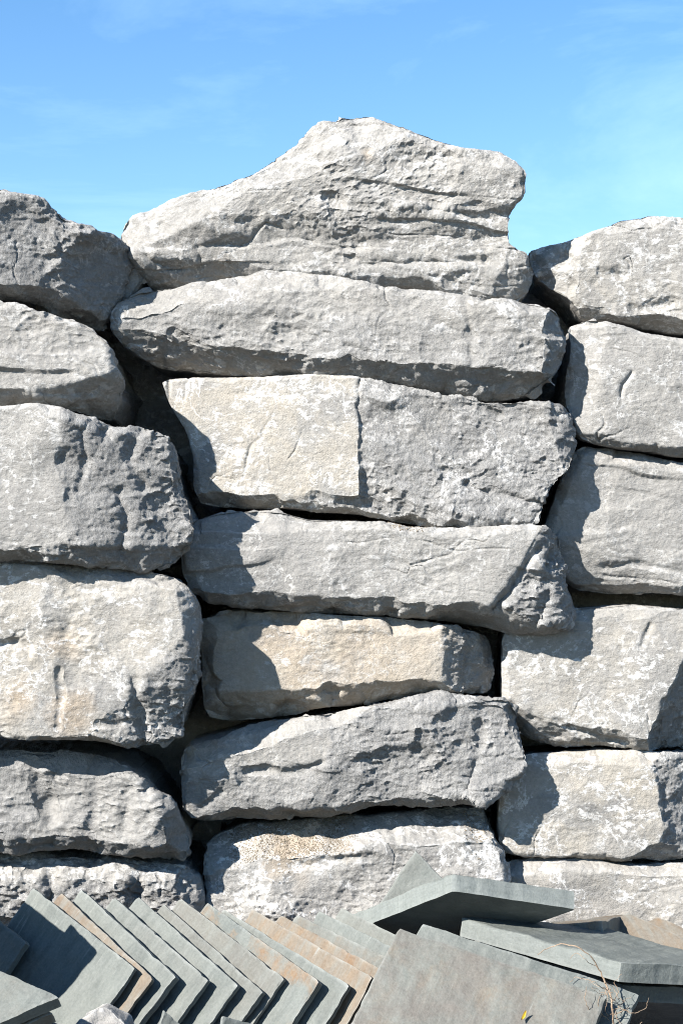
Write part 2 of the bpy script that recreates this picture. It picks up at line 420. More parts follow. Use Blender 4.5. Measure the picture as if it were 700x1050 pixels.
# left column, top to bottom
def lean(poly, fx, fy): return [(x - fx * (x + 70) / 207, y - fy * (x + 70) / 207) for x, y in poly]
stone('dark grey top block of the left column, broken face turned away from the sun',
      lean([(-70, 195), (0, 187), (14, 196), (30, 198), (47, 203), (60, 216), (76, 224), (88, 226), (100, 236), (113, 235), (126, 243), (137, 262), (133, 280), (126, 296), (116, 312), (106, 326), (98, 334), (80, 329), (40, 314), (10, 306), (-70, 300)], 12, 12),
      -.32, cuts=[(72, 215, 48, 292, 100, 300, .62, 1.), (0, 250, 40, 250, 20, 170, .15, 1.), (-70, 278, 45, 288, 0, 320, 1.6, 1.), (100, 200, 140, 250, 150, 200, .7, 1.)],
      tilt=(.36, -.10), rough=1.0, rim=7, white=.9, fresh=1, depth=1.1)
stone('brownish grey wedge block under the dark top block of the left column',
      [(-70, 300), (0, 306), (25, 311), (50, 318), (72, 323), (95, 336), (109, 350), (112, 372), (121, 385), (116, 405), (105, 427), (85, 424), (60, 418), (30, 413), (0, 411), (-70, 411)],
      -.36, cuts=[(-70, 395, 30, 402, 0, 430, 1.3), (40, 400, 112, 378, 100, 420, 1.2, .4), (40, 315, 112, 345, 80, 300, .6)], rough=.5, rim=8, tan=.35, white=.8, ledge=1, tilt=(.08, .1))
stone('rough bluish grey block of the left column with a smooth pale left end',
      [(-70, 415), (0, 417), (35, 415), (60, 421), (85, 426), (110, 432), (145, 437), (170, 446), (177, 462), (180, 480), (186, 500), (193, 520), (197, 545), (190, 565), (175, 578), (158, 587), (130, 583), (90, 579), (50, 577), (0, 577), (-70, 577)],
      -.40, cuts=[(58, 415, 62, 545, 150, 500, .30, 1.), (62, 553, 120, 535, 90, 590, .8, .9), (-70, 572, 60, 566, 0, 590, 1.6), (165, 440, 182, 590, 210, 520, .9, .8), (150, 560, 196, 540, 190, 590, 1.0, .8)],
      grooves=[([(118, 505), (126, 535), (121, 560)], 7, .03), ([(140, 430), (128, 470), (143, 500)], 6, .022), ([(82, 440), (88, 470), (80, 500)], 5, .018)],
      rough=.25, rim=9, white=1.1, ledge=.5)
stone('large beige and grey block of the left column, tan stains low on its left',
      [(-70, 580), (0, 581), (60, 582), (110, 579), (140, 582), (168, 590), (190, 600), (200, 615), (204, 640), (202, 672), (196, 705), (190, 735), (182, 757), (165, 770), (135, 770), (100, 767), (50, 762), (0, 757), (-70, 757)],
      -.32, cuts=[(100, 745, 165, 672, 150, 760, .42, .9), (178, 575, 190, 770, 230, 680, .85, .5), (120, 598, 190, 606, 160, 570, .55, .6), (-70, 750, 180, 760, 50, 790, 1.5)],
      grooves=[([(58, 690), (61, 715), (59, 745)], 4, .016), ([(0, 663), (15, 660), (28, 668)], 4, .025), ([(138, 695), (140, 730), (146, 755)], 6, .035), ([(70, 600), (66, 650), (72, 700)], 12, .012), ([(100, 745), (140, 742)], 4, .02)],
      rough=.38, rim=9, tan=1.1, white=1.7, stains=[(70, 725, 26, 1.), (15, 715, 22, .8), (65, 660, 18, .5)], ledge=.4, tilt=(-.02, .05))
stone('grey rounded block in the left column just above the lowest one',
      [(-70, 764), (0, 769), (45, 773), (80, 776), (110, 782), (130, 790), (150, 806), (168, 828), (184, 850), (193, 870), (188, 886), (165, 887), (130, 884), (100, 881), (50, 878), (0, 876), (-70, 875)],
      -.18, cuts=[(30, 790, 150, 800, 90, 760, .75, .6), (-70, 858, 170, 868, 60, 900, 1.0, .8), (150, 800, 178, 880, 200, 830, 1.0, .7), (48, 780, 30, 870, 60, 820, .0)],
      grooves=[([(33, 785), (40, 815), (52, 838)], 9, .045), ([(100, 800), (95, 840)], 10, .02), ([(130, 810), (125, 850)], 8, .022)], rough=.95, rim=11, fresh=.85, white=.35)
stone('lowest block of the left column, pale and crumbly behind the leaning slabs',
      [(-70, 879), (0, 880), (50, 882), (110, 884), (160, 887), (190, 892), (202, 906), (206, 930), (206, 980), (203, 1016), (100, 1017), (0, 1017), (-70, 1017)],
      -.10, cuts=[(-70, 896, 190, 902, 60, 870, 1.1), (175, 890, 185, 960, 220, 920, .9, .5), (60, 905, 150, 905, 100, 940, .3, .8)],
      grooves=[([(52, 900), (50, 925)], 8, .04), ([(88, 905), (105, 930)], 10, .04), ([(140, 910), (135, 935)], 8, .03)], rough=1., rim=8, white=1.6, tan=.3)

# middle column
stone('peaked weathered boulder crowning the middle column against the sky',
      [(x, y - max(0, 285 - y) * .07) for x, y in [(118, 240), (126, 225), (166, 209), (212, 195), (254, 180), (283, 162), (303, 148), (318, 136), (336, 126), (352, 121), (378, 120), (402, 128), (432, 139), (462, 150), (490, 158), (515, 163), (532, 171), (541, 185), (540, 203), (530, 214), (523, 232), (525, 249), (544, 258), (551, 273), (547, 290), (530, 306), (500, 304), (470, 298), (430, 295), (370, 288), (330, 284), (280, 286), (240, 286), (200, 291), (150, 296), (140, 276), (128, 256)]],
      .02, depth=.85, cuts=[(165, 265, 340, 248, 250, 320, .35), (355, 262, 540, 275, 450, 320, .85, .35), (260, 190, 340, 130, 260, 120, .55), (380, 128, 540, 180, 480, 120, .5), (130, 235, 250, 195, 150, 180, .6), (430, 210, 530, 205, 480, 235, .4, 0, .05)],
      grooves=[([(335, 200), (365, 206), (400, 212)], 6, .035), ([(470, 215), (500, 218), (528, 212)], 6, .05), ([(440, 212), (460, 214)], 5, .03), ([(215, 222), (240, 226), (260, 224)], 7, .02), ([(205, 262), (200, 276)], 5, .03), ([(360, 150), (378, 152)], 5, .022), ([(150, 262), (185, 268)], 5, .03), ([(360, 262), (420, 268), (500, 262)], 5, .02)],
      tilt=(.03, -.02), rough=.72, rim=5, tan=.25, white=1.3, ledge=1.6, big=.012, stains=[(375, 158, 10, .6), (225, 268, 14, .35)])
stone('small dark wedge stone in the gap between the left top block and the peaked boulder',
      [(104, 300), (118, 268), (132, 256), (146, 256), (151, 268), (150, 288), (138, 302), (118, 322), (106, 330)],
      .12, depth=.4, rough=.5, rim=6, inset=.01)
stone('long grey block with a dark underside, second from top of the middle column',
      [(108, 318), (122, 302), (145, 290), (200, 285), (250, 281), (270, 273), (305, 273), (330, 280), (372, 286), (420, 294), (470, 299), (520, 305), (556, 311), (576, 319), (585, 336), (583, 360), (578, 378), (566, 394), (545, 407), (515, 407), (480, 404), (440, 398), (400, 390), (340, 384), (290, 385), (240, 382), (190, 378), (150, 369), (120, 350), (108, 334)],
      -.04, cuts=[(112, 338, 330, 362, 200, 400, 1.3), (330, 360, 555, 380, 430, 420, 1.2, .4), (140, 318, 345, 290, 240, 270, .45), (345, 292, 565, 322, 480, 290, .4), (560, 330, 552, 395, 600, 360, .9, .5), (375, 320, 470, 330, 430, 400, .04, .5)],
      grooves=[([(175, 338), (205, 347), (230, 342)], 4, .02), ([(478, 300), (482, 340), (484, 385)], 5, .018), ([(355, 352), (385, 360)], 4, .02), ([(450, 330), (475, 345)], 9, .014)],
      tilt=(-.03, .06), rough=.42, rim=7, tan=.25, white=1.3, ledge=.9)
stone('pale cream faced block with a rough grey right half, middle column',
      [(162, 386), (220, 384), (280, 384), (330, 383), (362, 385), (400, 392), (450, 403), (500, 409), (540, 411), (578, 414), (588, 424), (590, 445), (592, 462), (584, 482), (570, 496), (558, 515), (550, 537), (520, 539), (460, 540), (400, 536), (350, 528), (300, 523), (240, 518), (204, 516), (196, 500), (198, 470), (190, 440), (172, 412)],
      -.01, cuts=[(364, 380, 366, 530, 450, 460, .13, 1.), (362, 380, 368, 450, 450, 460, 1.3, 1., .016), (370, 440, 362, 540, 450, 480, .9, 1., .016), (470, 497, 580, 489, 520, 540, .5, .8), (200, 505, 460, 526, 300, 560, 1.8, .3), (572, 410, 580, 480, 620, 450, .9), (545, 500, 550, 540, 590, 530, .8, .7)],
      grooves=[([(312, 436), (302, 462), (296, 470)], 1.2, .007), ([(275, 468), (279, 480)], 1.2, .004), ([(478, 497), (520, 506), (560, 520)], 5, .028), ([(455, 405), (495, 418), (512, 425)], 5, .02)],
      rough=.10, rim=4, tan=2.6, white=1.8, ledge=.25, tilt=(-.10, .05), big=.008)
stone('long grey block with a splintered right end, fourth from top of the middle column',
      [(186, 560), (194, 532), (240, 521), (292, 519), (320, 526), (370, 532), (430, 540), (500, 540), (553, 537), (570, 545), (580, 556), (584, 580), (583, 602), (592, 628), (586, 644), (560, 650), (530, 650), (470, 642), (430, 636), (350, 630), (290, 626), (240, 624), (208, 618), (190, 604)],
      -.05, cuts=[(548, 535, 556, 640, 620, 590, .9, 1.), (566, 540, 572, 650, 620, 590, 1.7, 1.), (553, 566, 502, 630, 560, 640, .35, .8), (200, 606, 470, 622, 300, 660, 1.4), (470, 624, 590, 632, 530, 670, 1.7, .3), (200, 540, 540, 552, 400, 510, .5)],
      grooves=[([(553, 562), (538, 580), (524, 604), (506, 626)], 5, .045), ([(568, 565), (560, 590), (562, 612), (552, 636)], 6, .03)],
      rough=.3, rim=8, white=.9, ledge=1.3)
stone('warm yellow tan block set back in shadow at both ends, middle column',
      [(203, 634), (240, 625), (280, 627), (330, 630), (380, 633), (430, 638), (470, 645), (507, 654), (511, 680), (508, 714), (480, 717), (430, 719), (380, 722), (330, 727), (280, 738), (240, 741), (210, 735), (203, 690)],
      .02, cuts=[(448, 632, 458, 720, 500, 680, .75, .7), (215, 712, 300, 722, 250, 745, .9), (330, 706, 460, 702, 390, 730, .9), (300, 640, 440, 650, 370, 620, .4)],
      grooves=[([(375, 712), (395, 706)], 5, .03)], rough=.22, rim=12, tan=3, white=.8, ledge=.3, big=.02, stains=[(290, 670, 80, .6), (390, 680, 80, .5)])
stone('broad grey chipped block with a pale left patch, low in the middle column',
      [(182, 792), (188, 768), (224, 757), (262, 742), (310, 733), (360, 727), (400, 722), (440, 718), (490, 716), (522, 718), (536, 732), (541, 760), (540, 788), (526, 810), (500, 824), (450, 831), (400, 836), (350, 840), (290, 845), (230, 848), (196, 846), (184, 828)],
      -.06, cuts=[(332, 750, 326, 830, 430, 800, .08, 1.), (185, 790, 330, 748, 230, 740, .85), (330, 748, 520, 724, 430, 700, .35, .8), (190, 832, 520, 810, 350, 860, 1.4, .5), (505, 730, 512, 815, 550, 770, .6, .9), (265, 790, 330, 785, 290, 840, .22, .6)],
      grooves=[([(255, 792), (290, 794), (328, 786)], 4, .022), ([(495, 745), (492, 775), (480, 812)], 6, .028), ([(225, 815), (205, 830)], 5, .016)],
      rough=.42, rim=8, white=.6, tan=.3, ledge=.7)
stone('pale whitish block topped with sandy dirt at the foot of the middle column',
      [(208, 872), (222, 862), (250, 852), (300, 849), (360, 845), (420, 841), (470, 834), (500, 836), (506, 852), (518, 874), (524, 895), (526, 950), (524, 1003), (360, 1004), (210, 1003), (206, 930)],
      .0, cuts=[(220, 874, 370, 868, 300, 840, 1.8), (370, 868, 510, 846, 440, 830, 1.2), (500, 840, 515, 900, 540, 870, .8), (430, 850, 520, 900, 500, 850, .2)],
      grooves=[([(300, 890), (380, 880)], 5, .015)], rough=.75, rim=5, white=2.0, ledge=1.2, stains=[(300, 856, 42, .8), (255, 860, 24, .6), (345, 853, 26, .6)])

# right column
stone('top block of the right column, its left shoulder in deep shadow against the sky',
      [(546, 252), (562, 246), (585, 243), (610, 233), (640, 222), (668, 217), (700, 219), (770, 226), (770, 342), (700, 339), (670, 336), (640, 331), (612, 328), (596, 322), (584, 306), (566, 292), (552, 280)],
      .20, cuts=[(592, 240, 588, 320, 550, 280, .55), (600, 318, 700, 326, 650, 345, 1.3), (592, 240, 700, 235, 650, 200, .5)],
      grooves=[([(616, 276), (640, 282)], 4, .018), ([(650, 318), (690, 308)], 6, .03)], rough=.45, rim=10, tan=.5, white=1.4, ledge=.8)
stone('angular pale grey block with a thin dark crack, second down the right column',
      [(584, 335), (600, 327), (612, 325), (640, 332), (670, 340), (700, 346), (770, 352), (770, 470), (700, 467), (660, 461), (620, 454), (596, 447), (588, 430), (579, 408), (582, 380), (587, 352)],
      .11, cuts=[(612, 325, 690, 345, 660, 320, .8), (592, 436, 640, 452, 610, 470, 1.0), (640, 455, 700, 462, 660, 480, 1.2), (618, 340, 612, 450, 580, 400, .3)],
      grooves=[([(649, 380), (640, 392), (637, 406)], 2.5, .03)], rough=.22, rim=5, white=1.2, tan=.1, ledge=.35)
stone('smooth sloping grey block third down the right column, shaded left edge',
      [(556, 545), (566, 522), (578, 492), (588, 468), (600, 458), (625, 458), (660, 465), (700, 477), (770, 487), (770, 612), (700, 614), (660, 612), (620, 610), (592, 605), (574, 590), (560, 566)],
      .17, cuts=[(575, 585, 700, 600, 640, 620, 1.0), (600, 468, 700, 488, 660, 450, .5), (590, 560, 640, 578, 600, 600, .4)],
      grooves=[([(620, 582), (660, 578), (700, 586)], 5, .018)], rough=.25, rim=9, white=.7, tan=.15, ledge=1.1)
stone('flat pinkish grey block with a steep dark broken facet, right column',
      [(516, 690), (517, 655), (528, 636), (560, 630), (600, 622), (650, 620), (700, 623), (770, 624), (770, 770), (700, 775), (660, 773), (620, 771), (575, 769), (548, 760), (528, 745), (517, 725)],
      .11, cuts=[(664, 762, 694, 684, 720, 740, 1.25, 1.), (530, 724, 580, 742, 550, 770, 1.1, .2), (580, 742, 665, 760, 620, 790, 1.0, .2), (540, 640, 700, 630, 620, 610, .5)],
      grooves=[([(668, 640), (660, 660)], 3, .02), ([(545, 735), (600, 750), (640, 762)], 5, .03), ([(682, 720), (678, 765)], 5, .03)], rough=.16, rim=6, tan=1.2, white=1.8, ledge=.2, tilt=(-.04, .03), big=.012)
stone('squared pinkish beige block of the right column with rough grey right end',
      [(512, 862), (514, 810), (522, 780), (545, 774), (575, 773), (620, 771), (660, 773), (700, 777), (770, 780), (770, 886), (700, 886), (650, 887), (600, 882), (565, 880), (530, 879), (514, 876)],
      .14, cuts=[(671, 775, 674, 890, 720, 830, .5, 1.), (656, 872, 690, 856, 680, 890, .8, .8), (530, 876, 660, 882, 600, 900, 1.6), (520, 782, 670, 782, 600, 760, .5)],
      rough=.15, rim=5, tan=1.5, white=1.8, ledge=.2, big=.012)
stone('lowest block of the right column, white scuffed face behind the flat slabs',
      [(514, 900), (522, 886), (560, 884), (620, 888), (660, 890), (700, 888), (770, 890), (770, 1000), (660, 1004), (518, 1004), (514, 950)],
      .12, cuts=[(600, 897, 700, 895, 650, 880, 1.2)], rough=.3, rim=6, white=2.2, tan=.9, ledge=.6)

# blocks of the second row, glimpsed in the dark gaps between the columns
G2 = 'blocks of the rear row seen only through gaps'
for lab, (x0, x1, y0, y1), Y in (
        ('dark shaded block glimpsed in the gap left of the long grey block', (-80, 375, 290, 372), 0.68),
        ('shaded block behind the gap between the upper left and cream faced blocks', (-80, 345, 362, 500), 0.72),
        ('shaded block behind the gap left of the splintered end block', (-80, 375, 490, 668), 0.76),
        ('shaded block deep in the gap beside the yellow tan block on its left', (-80, 345, 658, 832), 0.72),
        ('shaded block behind the dark gap above the leaning slabs', (-80, 375, 822, 985), 0.74),
        ('dark shaded block in the notch right of the peaked boulder', (385, 790, 292, 392), 0.72),
        ('shaded block behind the gap right of the cream faced block', (355, 790, 382, 545), 0.76),
        ('shaded block behind the gap right of the splintered end block', (385, 790, 535, 695), 0.72),
        ('shaded block in the dark slot right of the yellow tan block', (355, 790, 685, 842), 0.78),
        ('shaded block behind the gap above the white scuffed lowest right block', (385, 790, 832, 985), 0.76)):
    stone(lab, [(x0, y0 + 14), (x0 + 12, y0 + 3), ((x0 + x1) / 2, y0), (x1 - 16, y0 + 5), (x1, y0 + 16), (x1 + 4, (y0 + y1) / 2), (x1 - 4, y1 - 12),
                (x1 - 14, y1), ((x0 + x1) / 2, y1 + 2), (x0 + 10, y1 - 2), (x0, y1 - 14), (x0 - 5, (y0 + y1) / 2)], Y, depth=.7, rough=.5, rim=14, res=.4, group=G2)

# ------------------------------------------------------------------ slate slabs
SG = 'slate paving slabs piled at the foot of the wall'
def slab3(label, C, A, B, th, tone=0., rust=0., dirt=.2, rough=1., group=SG, chips=(), res=1.0, skew=None):
    """A slab from three corners of its upper face: C, A and B (the fourth completes the parallelogram); th is its thickness."""
    SEED[0] += 1; sd = SEED[0]; rs = random.Random(sd)
    C, A, B = [np.array(x, float) for x in (C, A, B)]
    U = A - C; lu = np.linalg.norm(U); U = U / lu; W = B - C
    N = np.cross(U, W); N /= np.linalg.norm(N)
    V = np.cross(N, U); wb = np.array([W @ U, W @ V])
    if N @ (np.array([0, -CAM_D, CAM_H + 9.]) - C) < 0:                  # upper face looks up / to the front
        N = -N; V = -V; wb[1] = -wb[1]
    c2 = [np.zeros(2), np.array([lu, 0]), np.array([lu, 0]) + wb, wb]
    if wb[1] > 0: c2 = c2[::-1]
    # irregular sawn / snapped edges
    pl = []
    for k in range(4):
        a, b = c2[k], c2[(k + 1) % 4]; L = np.linalg.norm(b - a); n = max(4, int(L / .011)); bites = [(rs.random(), rs.uniform(.004, .022), rs.uniform(.0, .004) * rs.random()) for _ in range(int(1 + L * 6))]; nr = np.array([-(b - a)[1], (b - a)[0]]) / L
        ph = rs.uniform(0, 99)
        for i in range(n):
            t = i / n; off = 0 if i == 0 else .0009 * rough * (math.sin(ph + t * 17) + .7 * math.sin(ph * 2 + t * 41)) + rs.uniform(-.0006, .0006) * rough
            if i: off -= rough * max(dp * math.exp(-(((t - t0) * L) / bw) ** 4) for t0, bw, dp in bites)
            if i == 0:
                t = rs.uniform(.004, .016)
            pl.append(a + (b - a) * t + nr * off)
    pl = np.array(pl); per = len(pl)
    for (k, du, dv) in chips:                                            # broken corners: k-th corner pulled inwards
        i0 = int(np.argmin(np.linalg.norm(pl - c2[k], axis=1))); pl[i0] += (np.mean(c2, axis=0) - pl[i0]) * du
        pl[(i0 + 1) % per] += (np.mean(c2, axis=0) - pl[(i0 + 1) % per]) * dv
    acc = [0]
    st = [int(np.argmin(np.linalg.norm(pl - c, axis=1))) for c in c2]
    n1 = int(min(110, max(24, np.linalg.norm(c2[1] - c2[0]) / (.007 / res)))); n2 = int(min(110, max(24, np.linalg.norm(c2[2] - c2[1]) / (.007 / res))))
    g, q, rim = shell(pl, (st[0], st[1], st[2], st[3]), n1, n2)
    so3 = np.array([sd * 2.1, sd * 4.7, sd * 1.3]); G3 = (np.column_stack([g, np.zeros(len(g))]) + so3).astype(np.float32)
    d = seg_dist(g, np.vstack([pl, pl[:1]])); rr = .0025 * rough
    rec = np.clip(1 - d / rr, 0, 1) ** 2 * rr * .9
    f = fbm(G3 * 5, 4); lam = np.floor(f * 5 + .5) * .0016 * rough       # thin laminae flaked off the cleft face
    rec = rec + lam - lam.min() + fbm(G3 * 30, 3) * .0006 * rough
    rec = np.maximum(rec, 0)
    loc3, qq, back = skirt(g, q, rim, rec, th, .0, 7)
    p = (loc3 + so3).astype(np.float32); Nn = normals(loc3, qq)
    D = fbm(p * np.array([9, 9, 60], np.float32), 3) * .0016 * rough
    D[:len(g)] *= .3
    loc3 = loc3 + Nn * D[:, None]
    wv = C + loc3[:, :1] * U + loc3[:, 1:2] * V + loc3[:, 2:] * N
    base = np.array([wv[:, 0].mean(), wv[:, 1].mean(), wv[:, 2].min()])
    nq = qq if True else qq[:, ::-1]
    # mesh lives in the slab's own axes so that its streaks follow the slab
    from mathutils import Matrix
    M = Matrix(((U[0], V[0], N[0]), (U[1], V[1], N[1]), (U[2], V[2], N[2])))
    R = np.array(M); lv = (wv - base) @ R
    det = np.linalg.det(R)
    me = mesh_np('slate_slab', lv, nq, SLATE, back, {'edge': (np.arange(len(lv)) >= len(g)) * (.85 if tone < .3 else .25)}, sharp=30)
    o = link('slate_slab', me, label, 'stone slab', group)
    o.matrix_world = M.to_4x4(); o.location = base
    o['tone'] = float(tone); o['rust'] = float(rust); o['dirt'] = float(dirt); o['seed'] = sd * 1.71
    return o

def on_plane(px, py, Q, n):
    o = np.array([0, -CAM_D, CAM_H]); d = P(px, py, 0.) - o
    return o + d * (((Q - o) @ n) / (d @ n))

# the row of slabs leaning like fallen books, nearest first
NF = np.array([-.45, -.75, .48]); NF /= np.linalg.norm(NF)
Q0 = P(136, 992, -1.25); TH = .036
fan = [  # right corner, top corner, tone, rust, dirt, extra gap, look
    ((136, 992), (33, 910), .0, .0, .1, 'foremost grey green slab of the leaning row, shadow across its face'),
    ((155, 1003), (61, 915), .75, .9, .3, 'thin ochre edged slab right behind the foremost leaning slab'),
    ((179, 1001), (83, 912), .0, .0, .2, 'grey slab third from the left in the leaning row'),
    ((212, 1005), (116, 920), .0, .0, .3, 'grey slab with a broken right corner, fourth from the left in the leaning row'),
    ((243, 1010), (140, 919), .0, .05, .1, 'pale grey slab fifth from the left in the leaning row'),
    ((268, 1017), (166, 926), .1, .0, .5, 'plain grey slab sixth from the left in the leaning row, half covered'),
    ((290, 1003), (183, 920), .18, .0, .6, 'brownish grey slab seventh from the left in the leaning row, chipped corner'),
    ((326, 1006), (211, 925), .0, 1.3, .1, 'grey slab with an orange rust blotch in the leaning row'),
    ((357, 1010), (228, 932), .0, .1, .1, 'smooth blue grey slab between the rust blotched and the brown slab'),
    ((381, 1002), (257, 932), .85, .2, .2, 'plain tan brown slab of the leaning row'),
    ((390, 994), (286, 938), .8, 1.4, .1, 'orange tinted slab just behind the tan brown slab'),
    ((404, 985), (303, 938), .12, .5, .3, 'olive slab behind the orange tinted slab'),
    ((420, 980), (326, 934), .0, .1, .1, 'blue grey slab at the far right end of the leaning row'),
    ((436, 974), (349, 931), .1, .0, .2, 'pale slab rearmost in the leaning row, under the raised slab')]
rf = random.Random(12); off = 0.
for k, (r, t, tone, rust, dirt, lab) in enumerate(fan):
    th = rf.uniform(.024, .038)
    nk = NF + np.array([rf.uniform(-.012, .012), 0, rf.uniform(-.012, .012)]); nk /= np.linalg.norm(nk)
    Q = on_plane(*r, Q0 - NF * off, NF)
    Rk, Tk = Q, on_plane(*t, Q, nk)
    e = Rk - Tk; dn = np.cross(nk, e); dn /= np.linalg.norm(dn)
    if dn[2] > 0: dn = -dn
    L = (Rk[2] - .012) / -dn[2]
    slab3(lab, Rk, Tk, Rk + dn * L, th, tone, rust, dirt, chips=[(1, .03, .05), (0, .03, .05)] if k in (3, 6) else ())
    off += th + rf.uniform(.012, .026)

# the loose slabs at right
slab3('raised grey slab tipped up on the pile, its dark underside showing', P(465, 893, -.95), P(356, 938, -.50), P(590, 912, -.86), .076, dirt=.0)
slab3('long thick grey slab lying over the pile at bottom right', P(638, 985, -1.25), P(472, 939, -.82), P(775, 992, -1.06), .074, dirt=.1)
slab3('added filler slab beneath the long thick slab, keeping the gap dark', P(640, 1009, -1.16), P(486, 962, -.74), P(775, 1016, -.98), .06, .1, 0, .5)  # filler, added so the gap under the long slab stays dark
NB_ = np.array([-.12, -.72, .68]); NB_ /= np.linalg.norm(NB_)
Qb = P(500, 1000, -1.35)
for off, tl, tr, bl, lab, kw in (
        (0, (409, 951), (622, 1021), (350, 1066), 'big weathered grey brown slab face on at bottom centre', dict(tone=.10, rust=.6, dirt=1.2)),
        (.055, (432, 946), (655, 1018), (372, 1064), 'pale slab showing as a strip behind the big weathered slab', dict(dirt=.2)),):
    Q = Qb - NB_ * off; a, b, c = [on_plane(*p, Q, NB_) for p in (tl, tr, bl)]
    dn = (c - a); dn = dn / np.linalg.norm(dn) * ((a[2] - .02) / -(dn[2] / np.linalg.norm(dn)))
    dn *= min(1, (b[2] - .015) / max(1e-3, -dn[2])) if b[2] < -dn[2] else 1
    slab3(lab, a, b, a + dn, .045, **kw)
NT = np.array([-.25, -.92, .3]); NT /= np.linalg.norm(NT)
Qt = P(425, 872, -.28); a, b, c = [on_plane(*p, Qt, NT) for p in ((425, 872), (470, 920), (376, 946))]
slab3('grey slab corner standing up behind the raised slab', a, b, a + (c - a) * 1.25, .03, dirt=.3)
NR = np.array([-.34, -.5, .8]); NR /= np.linalg.norm(NR)
for k, (t, l, r, tone, rust, lab) in enumerate((
        ((643, 935), (610, 951), (730, 975), .75, .3, 'greyish brown slab sloping away at right above the long thick slab'),
        ((673, 938), (640, 954), (760, 978), .7, .9, 'rust streaked slab at the right edge behind the greyish brown slab'))):
    Q = P(643, 935, -.42) - NR * (k * .04); a, b, c = [on_plane(*p, Q, NR) for p in (t, l, r)]
    slab3(lab, a, a + (b - a) * 2.2, c, .032, tone, rust, .4)
a = P(590, 934, -.62)
slab3('ochre topped slab wedged under the raised slab', P(617, 943, -.74), P(540, 949, -.6), P(640, 938, -.35), .06, .6, 1.2, .2)

# slabs at bottom left
def fan_slab(lab, R, T, nk, th, low=.012, **kw):
    e = R - T; dn = np.cross(nk, e); dn /= np.linalg.norm(dn)
    if dn[2] > 0: dn = -dn
    return slab3(lab, R, T, R + dn * ((R[2] - low) / -dn[2]), th, **kw)
QA = Q0 + NF * .06
fan_slab('dark shaded slab at the left edge, before the foremost leaning slab', on_plane(25, 966, QA, NF), on_plane(-70, 890, QA, NF), NF, TH)
S_ = np.array(sv)
for c, t, d, lab in (((98, 975), (64, 940), .62, 'tall leaning slab just outside the left edge, shading the leaning row'),
                     ((78, 967), (20, 921), .70, 'second tall leaning slab just outside the left edge')):
    a = on_plane(*c, Q0, NF) + S_ * d; b = on_plane(*t, Q0, NF) + S_ * d
    fan_slab(lab, a, a + (b - a) / np.linalg.norm(b - a) * (.45 if d > .65 else .16), NF, TH)
NL = np.array([-.16, -.62, .77]); NL /= np.linalg.norm(NL)
for k in range(7):
    Q = P(59, 1022, -1.8) - NL * (k * .056); sh = (0, -6, 10, -14, 4, -8, 2)[k]
    a, b, c = on_plane(60 + sh, 1022 + k * 16, Q, NL), on_plane(-60 + sh, 968 + k * 16, Q, NL), on_plane(-20 + sh, 1056 + k * 16, Q, NL)
    lab = ('grey green slab on top of the short stack at bottom left', 'ochre streaked slab second in the short stack at bottom left')
    slab3(lab[k] if k < 2 else ('third', 'fourth', 'fifth', 'sixth', 'lowest')[k - 2] + ' slab down in the short stack at bottom left', a, b, c, .048, (0, .5)[k == 1], (.2, 1.)[k == 1], .4, res=1 if k < 2 else .4)
stone('small pinkish stone chunk before the leaning slabs at bottom left',
      [(77, 1049), (101, 1038), (108, 1039), (129, 1054), (133, 1064), (130, 1119), (100, 1121), (76, 1119), (72, 1072)],
      -1.62, depth=.14, rough=.3, rim=2, fresh=1, tan=0, white=.1, inset=.01, big=.004, ledge=.3, cuts=[(77, 1056, 128, 1062, 100, 1040, .5)], group='loose stones before the slabs')
def to_ground(C, B): return C + (B - C) * ((C[2] - .015) / (C[2] - B[2]))
for C, A, B, lab in ((P(168, 1036, -1.62), P(192, 1056, -1.62), P(146, 1110, -1.72), 'broken grey shard leaning before the leaning row at bottom left'),
                     (P(229, 1042, -1.66), P(262, 1051, -1.62), P(224, 1110, -1.74), 'pale thin shard before the plain grey slab at the bottom edge')):
    slab3(lab, C, A, to_ground(C, B), .02, 0, 0, .3)

# ------------------------------------------------------------------ small things
def tube(pts, r0, r1, sides=5):
    pts = [Vector(p) for p in pts]; v = []; f = []
    for i, p in enumerate(pts):
        t = (pts[min(i + 1, len(pts) - 1)] - pts[max(i - 1, 0)]).normalized(); a = t.orthogonal().normalized(); b = t.cross(a)
        r = r0 + (r1 - r0) * i / (len(pts) - 1)
        for k in range(sides):
            an = 2 * math.pi * k / sides; v.append(p + (a * math.cos(an) + b * math.sin(an)) * r)
    for i in range(len(pts) - 1):
        for k in range(sides):
            f.append((i * sides + k, i * sides + (k + 1) % sides, (i + 1) * sides + (k + 1) % sides, (i + 1) * sides + k))
    f.append(tuple(range(sides))[::-1]); f.append(tuple(len(v) - sides + k for k in range(sides)))
    return v, f

